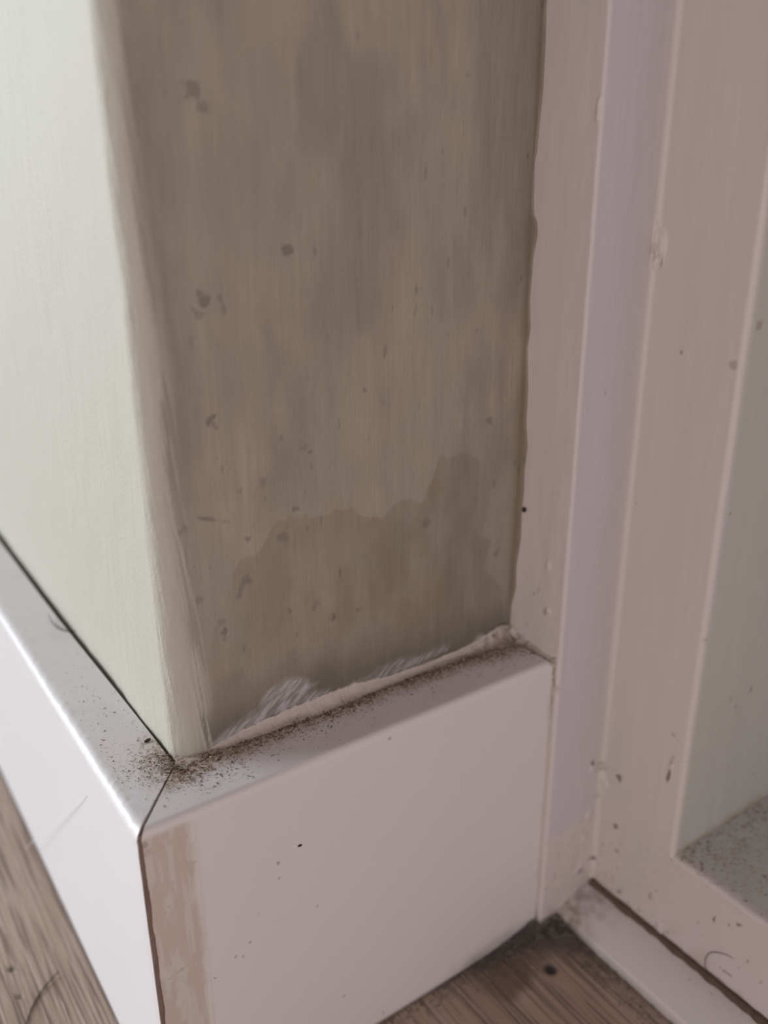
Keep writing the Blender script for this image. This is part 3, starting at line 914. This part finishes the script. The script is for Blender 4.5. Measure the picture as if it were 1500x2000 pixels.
tube_fibres('hair', [on([(94, 1200), (103, 1216), (118, 1228), (134, 1233), (150, 1232)], 2, H, [.0012, .0005, .0002, .0002, .0004])], .00020, M_hair,
            'short dark curved hair on the left ledge at the gap under the pale wall', 'hair')
tube_fibres('hair', [on([(116, 1896), (98, 1915), (84, 1932), (72, 1950), (62, 1970), (52, 1999), (46, 2040)], 2, 0, [.0008, .0006, .0004, .0003, .0003, .0003, .0003])], .00026, M_hair,
            'thick dark hair lying on the brown floor left of the long skirting', 'hair')
tube_fibres('hair', [on([(168, 1553), (146, 1568), (120, 1588), (96, 1610), (70, 1637), (45, 1663)], 0, 0, [.0003, .0012, .0020, .0026, .0032, .0038])], .00013, M_hairw,
            'fine white hair clinging to the bright face of the long skirting', 'hair')
tube_fibres('hair', [on([(1432, 1872), (1415, 1864), (1396, 1860), (1383, 1864), (1377, 1878), (1378, 1890), (1384, 1900), (1390, 1904)], 0, L + D, .0004)], .00011, M_hair,
            'thin dark hooked hair stuck to the front of the low door rail', 'hair')


def crumb(px, py, axis, val, a, b, c, ang, label, mat=M_crumb, cat='crumb'):
    p = at(px, py, axis, val)
    nn = 10; mm = 8
    th = np.linspace(0, math.pi, mm)[:, None]; ph = np.linspace(0, 2 * math.pi, nn, endpoint=False)[None, :]
    sx_, sy_, sz_ = np.sin(th) * np.cos(ph), np.sin(th) * np.sin(ph), np.cos(th) + 0 * ph
    rr_ = 1 + .35 * (vn(sx_ * 2 + 5 + sz_, sy_ * 2 + 9 - sz_, int(px)) - .5) * np.sin(th)
    q_ = np.stack([sx_ * a * rr_, sy_ * b * rr_, sz_ * c * rr_], -1)
    c_, s_ = math.cos(ang), math.sin(ang)
    q_ = np.stack([q_[..., 0] * c_ - q_[..., 1] * s_, q_[..., 0] * s_ + q_[..., 1] * c_, q_[..., 2]], -1)
    if axis == 1:      # standing against a face looking towards -y
        q_ = np.stack([q_[..., 0], -q_[..., 2], q_[..., 1]], -1); off = np.array([0, -c * .7, 0])
    elif axis == 0:
        q_ = np.stack([-q_[..., 2], q_[..., 0], q_[..., 1]], -1); off = np.array([-c * .7, 0, 0])
    else:
        off = np.array([0, 0, c * .8])
    o = mesh_obj('crumb', (q_).reshape(-1, 3), grid_faces(mm, nn, close=True), mat)
    o.location = p + off
    return tag(o, label, cat)


crumb(288, 1448, 2, H, .0011, .0004, .00035, .3, 'dark crumb on the left ledge beside the gap at the inner corner')
crumb(585, 1651, 1, 0, .0006, .0003, .00025, -.1, 'tiny dark crumb stuck on the clean front of the short skirting')
crumb(1026, 995, 0, L, .0006, .0008, .0006, 0, 'brown bead of dirt on the wavy paint line at the door frame')

# fibres in the caulk and dust of the inner corner, pale
fp_ = []
for i in range(60):
    if i < 26:
        b0 = np.array([T2 + rng.normal() * .003, T - .001 + rng.normal() * .0015, H + .0002])
    else:
        b0 = np.array([T2 + (L - T2) * rng.random(), T - .002 - rng.exponential(.0025), H + .0002])
    d0 = rng.normal(size=3); d0[2] = abs(d0[2]) * .25; d0 /= np.linalg.norm(d0)
    d1 = rng.normal(size=3); d1[2] = 0
    ln = .0008 + .0022 * rng.random()
    fp_.append([b0 + d0 * ln * s + d1 * .25 * ln * s * s for s in np.linspace(0, 1, 7)])
tube_fibres('fibres', fp_, .00004, material('pale_fibre', (.45, .40, .34), .8), 'pale loose fibres caught in the dust at the inner corner of the ledge', 'fibres', kind='stuff', sides=4)
